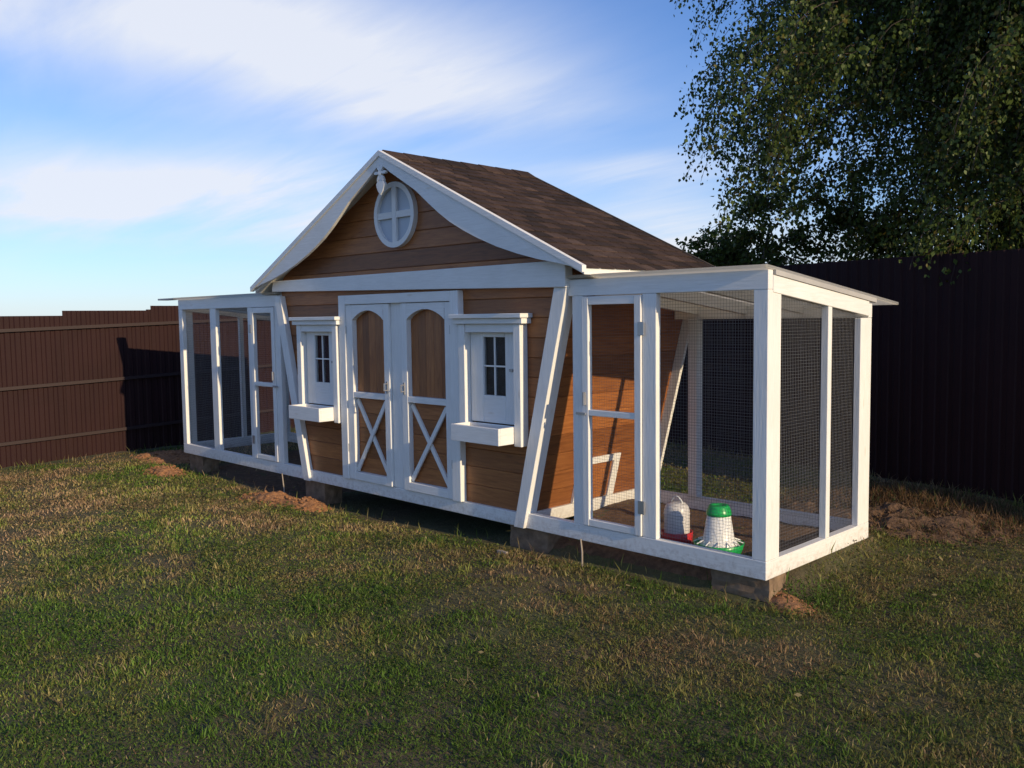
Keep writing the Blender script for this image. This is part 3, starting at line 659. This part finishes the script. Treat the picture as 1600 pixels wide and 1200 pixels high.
def fence(name, p0, p1, nsheets, tops, bots, label, rails, railside, post_off):
    p0, p1 = Vector((*p0, 0)), Vector((*p1, 0)); d = (p1-p0).normalized(); w = (p1-p0).length/nsheets; nn = Vector((-d.y, d.x, 0))*railside
    root = empty(name, (p0.x, p0.y, bots(0)), label, 'fence'); me = sheet_mesh(w, 2.06)
    ang = math.atan2(d.y, d.x)
    for i in range(nsheets):
        o = bpy.data.objects.new('sheet', me); q = p0+d*w*i; t = tops(i)
        COL.objects.link(o); o.parent = root; o.matrix_parent_inverse = Matrix.Translation(-WL[root.name])
        o.location = (q.x, q.y, t-2.06); o.rotation_euler = (0, 0, ang)
        for rz in rails:
            a, c = q+nn*0.012, q+d*w+nn*0.012; za, zb = bots(i)+rz, bots(i+1)+rz
            pts = [Vector((a.x, a.y, za)), Vector((a.x, a.y, za+0.04)), Vector((a.x, a.y, za+0.04))+nn*0.03, Vector((a.x, a.y, za))+nn*0.03]
            bm = bmesh.new(); off = Vector((c.x-a.x, c.y-a.y, zb-za)); add_prism(bm, pts, None, off); finish('rail', bm, 'fence_rail', root)
        if i % 2 == 0:
            a = q+nn*post_off; bm = bmesh.new(); add_box(bm, a.x-0.03, a.x+0.03, a.y-0.03, a.y+0.03, bots(i)-0.3, t-0.05); finish('post', bm, 'fence_rail', root)
    return root
FX = -9.50
step0 = -0.616
# left fence: one sheet per step, sheets start at y = -0.67 - 1.1*k
y0 = step0-1.126*5
fence('steel_fence', (FX, y0), (FX, y0+1.126*11), 11, lambda i: 1.62+0.063*(i-4), lambda i: -0.215+0.037*(i-4), 'sunlit brown profiled steel fence beyond the left run, its top stepped', (0.25, 0.92, 1.625), -1, -0.05)
fence('steel_fence', (FX+0.02, 5.51), (5.2, 2.38), 13, lambda i: 2.02, lambda i: 0.02, 'dark shaded brown steel fence behind the right run under the birch', (0.28, 0.95, 1.72), 1, 0.06)

# ------------------------------------------------------------------ bare soil inside the runs
for a_, b_, nm in ((-1.98, -0.03, 'right'), (LX+0.03, -4.85, 'left')):
    xs_ = np.linspace(a_, b_, 40); ys_ = np.linspace(0.06, RD+0.25, 34); X_, Y_ = np.meshgrid(xs_, ys_); ed = (X_ <= a_) | (X_ >= b_) | (Y_ <= 0.061) | (Y_ >= RD+0.249)
    Z_ = ground_z(X_, Y_)+np.where(ed, -0.01, 0.006+0.008*vnoise(X_, Y_, 0.12, 71)+0.005*vnoise(X_, Y_, 0.05, 72)); I_ = (np.arange(33)[:, None]*40+np.arange(39)[None, :]).ravel()
    so = np_mesh('bare_soil', np.c_[X_.ravel(), Y_.ravel(), Z_.ravel()], np.c_[I_, I_+1, I_+41, I_+40], 4, 'brown_soil'); so['kind'] = 'structure'
# ------------------------------------------------------------------ soil heaps
def mound(name, cx, cy, rx, ry, h, mat, label, seed):
    n = 34; r = np.random.default_rng(seed); bm = bmesh.new(); grid = {}
    for i in range(n+1):
        for j in range(n+1):
            a, c = -1+2*i/n, -1+2*j/n; x, y = cx+a*rx, cy+c*ry
            e = max(0.0, 1-(a*a+c*c)**0.9); 
            hh = h*e*(1+0.5*float(vnoise(x, y, 0.16, seed)))+(0.25*h*float(vnoise(x, y, 0.06, seed+1))+0.15*h*float(vnoise(x, y, 0.025, seed+2)))*min(1, e*3)
            grid[i, j] = bm.verts.new((x, y, float(ground_z(x, y))+hh-0.012*(e <= 0)-0.003))
    for i in range(n):
        for j in range(n): bm.faces.new((grid[i, j], grid[i+1, j], grid[i+1, j+1], grid[i, j+1]))
    bmesh.ops.delete(bm, geom=[v for v in bm.verts if ((v.co.x-cx)/rx)**2+((v.co.y-cy)/ry)**2 > 1.02], context='VERTS')
    for q in range(int(90*rx*ry/0.13)+25):
        t, rr = r.uniform(0, 6.283), r.uniform(0, 1.15)**0.6; x, y = cx+rx*rr*math.cos(t), cy+ry*rr*math.sin(t); sz = r.uniform(0.004, 0.015)*(1 if r.uniform() < .85 else 1.6)*min(1.0, h/0.065)
        e = max(0.0, 1-rr**1.8); zz = float(ground_z(x, y))+h*e+sz*0.3
        cl = bmesh.ops.create_icosphere(bm, subdivisions=1, radius=sz)['verts']
        for v in cl: v.co = Vector((v.co.x*r.uniform(.7, 1.4), v.co.y*r.uniform(.7, 1.4), v.co.z*r.uniform(.5, 1.1)))+Vector((x, y, zz))
    return tag(finish(name, bm, mat, None, 0, False), label, 'soil heap', 'soil heaps round the coop')
mound('soil_heap', -5.05, -0.25, 0.55, 0.24, 0.075, 'orange_soil', 'orange soil heap in front of the stake below the left run', 21)
mound('soil_heap', -4.60, -0.16, 0.26, 0.17, 0.085, 'orange_soil', 'small orange soil heap below the left leaning corner board', 22)
mound('soil_heap', -7.45, -0.25, 0.42, 0.22, 0.07, 'orange_soil', 'orange soil heap by the far left corner of the coop', 23)
mound('soil_heap', 0.13, 0.07, 0.17, 0.12, 0.035, 'orange_soil', 'small orange soil heap beside the near right corner of the coop', 24)
mound('soil_heap', -0.25, 2.35, 0.95, 0.75, 0.10, 'brown_soil', 'large brown soil heap with dry grass behind the right run', 25)
mound('soil_heap', -8.5, 0.25, 0.6, 0.4, 0.06, 'orange_soil', 'low orange soil heap at the foot of the left fence', 26)
# offcut on the lawn below the run door
bm = bmesh.new(); a = float(ground_z(-1.95, -0.16)); add_box(bm, -2.02, -1.93, -0.20, -0.175, a+0.012, a+0.032)
tag(finish('wood_offcut', bm, 'stake', None), 'small pale wood offcut on the grass below the right leaning board', 'wood offcut')

# ------------------------------------------------------------------ grass
def in_house(x, y): return (x > CX-1.55) & (x < CX+1.55) & (y > -0.02) & (y < HD)
def in_coop(x, y): return (x > LX-0.02) & (x < 0.02) & (y > -0.03) & (y < RD+0.05)
def bed(n, box_, keep):
    x = rng.uniform(box_[0], box_[1], n); y = rng.uniform(box_[2], box_[3], n); k_ = keep(x, y) > rng.uniform(0, 1, n)
    return x[k_], y[k_]
def blades(x, y, h, w, lean, cols):
    n = len(x); z = ground_z(x, y); az_ = rng.uniform(0, 2*np.pi, n); la = rng.uniform(0, 2*np.pi, n); le = np.abs(rng.normal(0, lean, n))
    b0 = np.c_[x, y, z-0.004]; sx = np.c_[np.cos(az_), np.sin(az_), np.zeros(n)]*(w/2)[:, None]
    dirv = np.c_[np.cos(la)*np.sin(le), np.sin(la)*np.sin(le), np.cos(le)]
    le2 = np.clip(le*1.7+0.25, 0, 1.9); dir2 = np.c_[np.cos(la)*np.sin(le2), np.sin(la)*np.sin(le2), np.cos(le2)]
    mid = b0+dirv*(h*0.42)[:, None]; tip = mid+dir2*(h*0.62)[:, None]
    tip[:, 2] = np.maximum(tip[:, 2], z+0.006)
    V_ = np.stack([b0, mid+sx, tip, mid-sx], 1).reshape(-1, 3)
    i0 = np.arange(n)*4; T = np.concatenate([np.c_[i0, i0+1, i0+3], np.c_[i0+3, i0+1, i0+2]])
    return V_, T, np.repeat(cols, 4, 0)
def worn(x, y):
    """0..1: where the turf is trodden or dug over"""
    w_ = np.clip(vnoise(x, y, 0.62, 81)+0.55*vnoise(x, y, 0.21, 82)-0.42, 0, 1)*1.6
    w_ = w_+0.75*np.exp(-(((x+1.1)/1.5)**2+((y+0.55)/0.42)**2))*(0.7+0.6*vnoise(x, y, 0.18, 83))      # in front of the right run
    q = 0.45*x+0.9*y+4.6                                                                              # old wheel track across the left
    w_ = w_+0.8*np.exp(-(q/0.28)**2)*(x < -2.6)*(0.6+0.6*vnoise(x, y, 0.25, 84))
    return np.clip(w_, 0, 1)
def grass_cols(x, y, bright=1.0):
    n = len(x); d_ = np.hypot(x-2.552, y+4.544); g = 0.66-0.088*np.clip(d_-5, -3, 4)+0.40*vnoise(x, y, 0.75, 31)+0.42*vnoise(0.8*x+0.6*y, 2.4*(-0.6*x+0.8*y), 1.9, 36)+0.38*vnoise(x, y, 0.22, 32)+0.25*vnoise(x, y, 0.09, 33)+rng.normal(0, 0.22, n)
    g = g+0.5*np.clip((FX+0.9-x)/0.5, 0, 1)-0.65*worn(x, y)
    dry = np.clip((-x-0.5*y-1.0)/4.5, 0, 1)*np.clip(0.75+0.5*vnoise(x, y, 1.1, 35), 0, 1)*np.clip((x-FX-0.4)/0.6, 0, 1)  # drier straw on the left, with its sunnier brightness put into the colour
    g = np.clip(g, 0, 1)[:, None]
    green = np.array([0.088, 0.160, 0.022]); olive = np.array([0.215, 0.208, 0.056]); brown = np.array([0.315, 0.210, 0.115]); straw = np.array([0.33, 0.27, 0.14])
    c_ = np.where(g > 0.5, olive+(green-olive)*(g-0.5)*2, brown+(olive-brown)*g*2)
    s_ = (rng.uniform(0, 1, n) < 0.02+0.16*dry)[:, None]; c_ = np.where(s_, straw, c_*(1+0.85*dry[:, None]))
    return c_*rng.uniform(0.5, 1.5, n)[:, None]*bright
parts = []
camx, camy = 2.552, -4.544
def dens_keep(x, y):
    d = np.hypot(x-camx, y-camy); k_ = np.clip((4.2/np.maximum(d, 2.5))**1.5, 0, 1)
    # skip what lies far behind the camera
    a = (x-camx)*(-0.711)+(y-camy)*0.703; k_ = k_*(a > -0.5)
    patch = 0.80+0.30*vnoise(x, y, 0.55, 41)+0.35*vnoise(x, y, 0.15, 42); k_ = k_*np.clip(patch, 0.40, 1)*(1-0.62*worn(x, y))
    k_ = np.where(in_house(x, y), 0, k_); k_ = np.where(in_coop(x, y), k_*0.015, k_)
    k_ = np.where((y > 5.51-(x-FX)*0.2129-0.05) | (x < FX+0.06), 0, k_)
    return k_
x, y = bed(1950000, (-9.3, 5.0, -5.2, 5.0), dens_keep)
d = np.hypot(x-camx, y-camy); s_ = np.clip(d/5.0, 0.8, 2.0)
h = rng.uniform(0.010, 0.040, len(x))*(0.85+0.15*s_)*np.clip(1+0.5*vnoise(x, y, 0.35, 61), .5, 1.5); w = rng.uniform(0.004, 0.0085, len(x))*s_
parts.append(blades(x, y, h, w, 0.75, grass_cols(x, y)))
# taller fringe against the base beams and fences
def fringe(x, y):
    a = (np.abs(y+0.05) < 0.14) & (x < 0.1) & (x > -7.7); b_ = (np.abs(y-(5.51-(x-FX)*0.2129-0.15)) < 0.2); c_ = (x < FX+0.35)
    e = (x > 0.0) & (x < 0.2) & (y > 0) & (y < 1.5)
    return (a*0.14+b_*0.6+c_*0.5+e*0.3)*(y < 5.51-(x-FX)*0.2129-0.04)*(x > FX+0.05)
x, y = bed(120000, (-9.3, 5.0, -5.2, 5.0), fringe)
parts.append(blades(x, y, rng.uniform(0.05, 0.13, len(x)), rng.uniform(0.005, 0.010, len(x)), 0.5, grass_cols(x, y)))
nt_ = 420; tx, ty = rng.uniform(-9.0, 4.0, nt_), rng.uniform(-4.2, 4.0, nt_); ok = (dens_keep(tx, ty) > 0.05) & ~in_coop(tx, ty); tx, ty = tx[ok], ty[ok]
x = np.repeat(tx, 26)+rng.normal(0, 0.028, len(tx)*26); y = np.repeat(ty, 26)+rng.normal(0, 0.028, len(tx)*26)
parts.append(blades(x, y, rng.uniform(0.03, 0.085, len(x)), rng.uniform(0.004, 0.008, len(x)), 0.6, np.repeat(grass_cols(tx, ty), 26, 0)*rng.uniform(0.6, 1.2, len(x))[:, None]))
x, y = bed(260000, (-8.5, 4.5, -5.0, 3.0), lambda a, c_: dens_keep(a, c_)*(0.10+0.9*worn(a, c_))*0.8); n = len(x)
parts.append(blades(x, y, rng.uniform(0.015, 0.045, n), rng.uniform(0.004, 0.010, n), 1.5, np.array([0.17, 0.105, 0.058])*rng.uniform(0.3, 1.4, n)[:, None]))
vo = 0; VV, TT, CC = [], [], []
for V_, T, c_ in parts: VV.append(V_); TT.append(T+vo); CC.append(c_); vo += len(V_)
gr = np_mesh('grass', np.concatenate(VV), np.concatenate(TT), 3, 'blade', np.concatenate(CC))
tag(gr, 'short patchy green and brown grass of the lawn', 'grass', kind='stuff')
# broad weed leaves (clover, plantain) lying between the blades
x, y = bed(620000, (-8.5, 5.0, -5.2, 3.2), lambda a, c_: dens_keep(a, c_)*np.clip(0.55+0.9*vnoise(a, c_, 0.4, 51), 0, 1))
n = len(x); z = ground_z(x, y)+rng.uniform(0.008, 0.038, n); sz = rng.uniform(0.004, 0.0095, n)*np.clip(np.hypot(x-camx, y-camy)/5, 0.8, 1.8); a = rng.uniform(0, 2*np.pi, n); t1, t2 = rng.normal(0, 0.4, n), rng.normal(0, 0.4, n)
e1 = np.c_[np.cos(a), np.sin(a), t1]*sz[:, None]; e2 = np.c_[-np.sin(a), np.cos(a), t2]*(sz*0.75)[:, None]; c0 = np.c_[x, y, z]
V_ = np.stack([c0-e1, c0+e2*0.9+e1*0.15, c0+e1, c0-e2*0.9+e1*0.15], 1).reshape(-1, 3); i0 = np.arange(n)*4
cl = grass_cols(x, y)*0.4+np.array([0.080, 0.112, 0.026])*0.6*rng.uniform(0.6, 1.4, n)[:, None]
tag(np_mesh('clover', V_, np.c_[i0, i0+1, i0+2, i0+3], 4, 'blade', np.repeat(cl, 4, 0)), 'small round weed leaves scattered through the lawn', 'weeds', kind='stuff')
n = 170; x, y = rng.uniform(-7.5, 3.5, n), rng.uniform(-4.0, 2.5, n); ok = ~in_coop(x, y); x, y = x[ok], y[ok]; n = len(x)
z = ground_z(x, y)+rng.uniform(0.02, 0.04, n); a = rng.uniform(0, 6.283, n); sz = rng.uniform(0.012, 0.022, n); e1 = np.c_[np.cos(a), np.sin(a), rng.normal(0, .3, n)]*sz[:, None]; e2 = np.c_[-np.sin(a), np.cos(a), rng.normal(0, .3, n)]*(sz*.7)[:, None]; c0 = np.c_[x, y, z]
V_ = np.stack([c0-e1, c0+e2, c0+e1, c0-e2], 1).reshape(-1, 3); i0 = np.arange(n)*4
tag(np_mesh('fallen_leaves', V_, np.c_[i0, i0+1, i0+2, i0+3], 4, 'blade', np.repeat(np.array([0.42, 0.34, 0.16])*rng.uniform(0.5, 1.3, n)[:, None], 4, 0)), 'pale fallen birch leaves scattered over the lawn', 'leaves', kind='stuff')
# dry grass on the soil heap behind the run
def heap(x, y): return np.exp(-(((x+0.25)/0.85)**2+((y-2.5)/0.7)**2)**2)*0.9
x, y = bed(42000, (-1.4, 0.9, 1.6, 3.5), heap); n = len(x)
c_ = np.array([0.17, 0.100, 0.050])*rng.uniform(0.3, 1.5, n)[:, None]; gi = rng.uniform(0, 1, n) < 0.15; c_[gi] = np.array([0.06, 0.085, 0.022])
V_, T, C_ = blades(x, y, rng.uniform(0.03, 0.12, n), rng.uniform(0.004, 0.008, n), 1.2, c_)
bumpz = np.repeat(0.10*np.exp(-(((x+0.25)/0.6)**2+((y-2.55)/0.5)**2)), 4); V_[:, 2] += bumpz
tag(np_mesh('dry_grass', V_, T, 3, 'blade', C_), 'dry brown grass lying over the soil heap behind the right run', 'dry grass', kind='stuff')

# ------------------------------------------------------------------ trees
def tree(name, base, height, crown, label, seed, ntwig, twig_len, leaf, leafcol, droop=1.0, trunk_r=0.12, per=70, nlimb=16, group=None):
    """crown = (cx, cy, cz, rx, ry, rz)"""
    r = np.random.default_rng(seed); bz = float(ground_z(*base))
    root = empty(name, (base[0], base[1], bz), label, 'tree', group)
    bm = bmesh.new(); pts, rs = [], []
    for i in range(9):
        t = i/8; pts.append((base[0]+0.12*math.sin(t*4+seed), base[1]+0.10*math.cos(t*3+seed), bz-0.1+t*height)); rs.append(trunk_r*(1-0.85*t)+0.008)
    add_path(bm, pts, rs, 9); tk = finish('trunk', bm, 'bark', root, 0, True)
    cx, cy, cz, rx, ry, rz = crown; leaves_c, leaves_d, tw = [], [], bmesh.new()
    limbs = []
    for i in range(nlimb):
        t = 0.28+0.65*(i+0.5)/nlimb; p = Vector(pts[int(t*8)]).lerp(Vector(pts[min(8, int(t*8)+1)]), t*8-int(t*8)); a = i*2.4+r.uniform(-.4, .4)
        L = (0.95-0.55*abs(t-0.45))*r.uniform(0.75, 1.0); q = Vector((cx+rx*math.cos(a)*L, cy+ry*math.sin(a)*L, p.z+r.uniform(0.2, 0.9)*rz*0.35))
        m1 = p.lerp(q, 0.5)+Vector((0, 0, 0.25)); bm = bmesh.new(); rr = trunk_r*(1-t)*0.45+0.012
        path = [p, p.lerp(m1, 0.55)+Vector((0, 0, .06)), m1, m1.lerp(q, 0.6), q]
        add_path(bm, path, [rr, rr*0.8, rr*0.6, rr*0.4, rr*0.2], 6); finish('limb', bm, 'twig', root, 0, True); limbs.append(path)
    LC, LD = [], []
    clump = 12; cc = None
    for i in range(ntwig):
        if i % clump == 0: cc = None
        # clumps gather round points on and inside an uneven ellipsoid
        while cc is None:
            v = r.normal(0, 1, 3); v /= np.linalg.norm(v); rad_ = r.uniform(0.03, 1.0)**0.5
            lump = 1+0.30*math.sin(3.1*v[0]+2.3*v[2]+seed)+0.22*math.sin(5.3*v[1]-4.1*v[2]+2*seed)
            c = np.array([cx+rx*v[0]*rad_*min(lump, 1.18), cy+ry*v[1]*rad_*min(lump, 1.18), cz+rz*v[2]*rad_])
            if math.sin(c[0]*2.9+seed)*math.sin(c[1]*2.6)*math.sin(c[2]*2.4+1) > -0.28 or r.uniform() < 0.25: cc = c
        sp = 0.30*(twig_len/1.1); c = cc+np.array([r.normal(0, sp), r.normal(0, sp), r.normal(0, sp*0.6)])
        L = twig_len*r.uniform(0.5, 1.15); out_ = np.array([v[0], v[1], 0.15])*0.5; nseg = 6; p = c.copy(); path = [p.copy()]
        dr = np.array([r.normal(0, .25), r.normal(0, .25), 0.25])+out_
        for k_ in range(nseg):
            dr = dr+np.array([0, 0, -0.32*droop]); dr = dr/np.linalg.norm(dr); p = p+dr*L/nseg; path.append(p.copy())
        add_path(tw, [tuple(q) for q in path], [0.005*(1-0.1*k_) for k_ in range(nseg+1)], 3)
        path = np.array(path); m_ = max(8, int(per*r.uniform(0.6, 1.2))); t = r.uniform(0.05, 1, m_)*nseg; i0 = np.minimum(t.astype(int), nseg-1)
        pos = path[i0]+(path[i0+1]-path[i0])*(t-i0)[:, None]+r.normal(0, 1, (m_, 3))*np.array([0.055, 0.055, 0.05])*(twig_len/0.9)**0.5
        LC.append(pos)
    finish('twigs', tw, 'twig', root)['kind'] = 'stuff'
    P = np.concatenate(LC); n = len(P); sz = leaf*r.uniform(0.65, 1.25, n)
    # leaves hang: long axis mostly down, normals scattered
    ax = r.normal(0, 0.55, (n, 3))+np.array([0, 0, -0.75*droop]); ax /= np.linalg.norm(ax, axis=1)[:, None]
    sd = np.cross(ax, r.normal(0, 1, (n, 3))); sd /= np.linalg.norm(sd, axis=1)[:, None]; nr = np.cross(ax, sd)
    A = P; B = P+ax*(sz*0.45)[:, None]+sd*(sz*0.38)[:, None]+nr*(sz*0.08)[:, None]; Cc = P+ax*sz[:, None]; Dd = P+ax*(sz*0.45)[:, None]-sd*(sz*0.38)[:, None]+nr*(sz*0.08)[:, None]
    V_ = np.stack([A, B, Cc, Dd], 1).reshape(-1, 3); i0 = np.arange(n)*4
    col_ = np.array(leafcol)*r.uniform(0.55, 1.45, n)[:, None]; yl = r.uniform(0, 1, n) < 0.10; col_[yl] = np.array([0.12, 0.105, 0.022])*r.uniform(0.6, 1.2, yl.sum())[:, None]
    cr = np_mesh('crown', V_, np.concatenate([np.c_[i0, i0+1, i0+2], np.c_[i0, i0+2, i0+3]]), 3, 'leaf', np.repeat(col_, 4, 0), root, (cx, cy, cz)); cr['kind'] = 'stuff'
    return root
LEAF = (0.082, 0.118, 0.027)
tree('birch_tree', (-0.45, 5.85), 9.0, (-0.27, 5.8, 5.0, 2.65, 2.4, 3.7), 'tall birch with drooping leafy branches hanging over the dark fence', 5, 4200, 1.05, 0.050, LEAF, 1.2, 0.15, 84, 20)
tree('young_tree', (-3.0, 5.2), 2.7, (-2.85, 5.15, 2.35, 1.05, 0.7, 0.55), 'low bushy tree just above the fence between house roof and birch', 9, 170, 0.5, 0.052, LEAF, 0.5, 0.05, 60, 8)
tree('birch_tree', (4.3, 7.9), 9.0, (4.3, 7.8, 5.0, 2.7, 2.3, 3.6), 'added second birch out of view behind the dark fence, shading the first', 15, 840, 1.2, 0.080, LEAF, 1.0, 0.15, 75, 16)  # out of view; added to put part of the first birch in shade
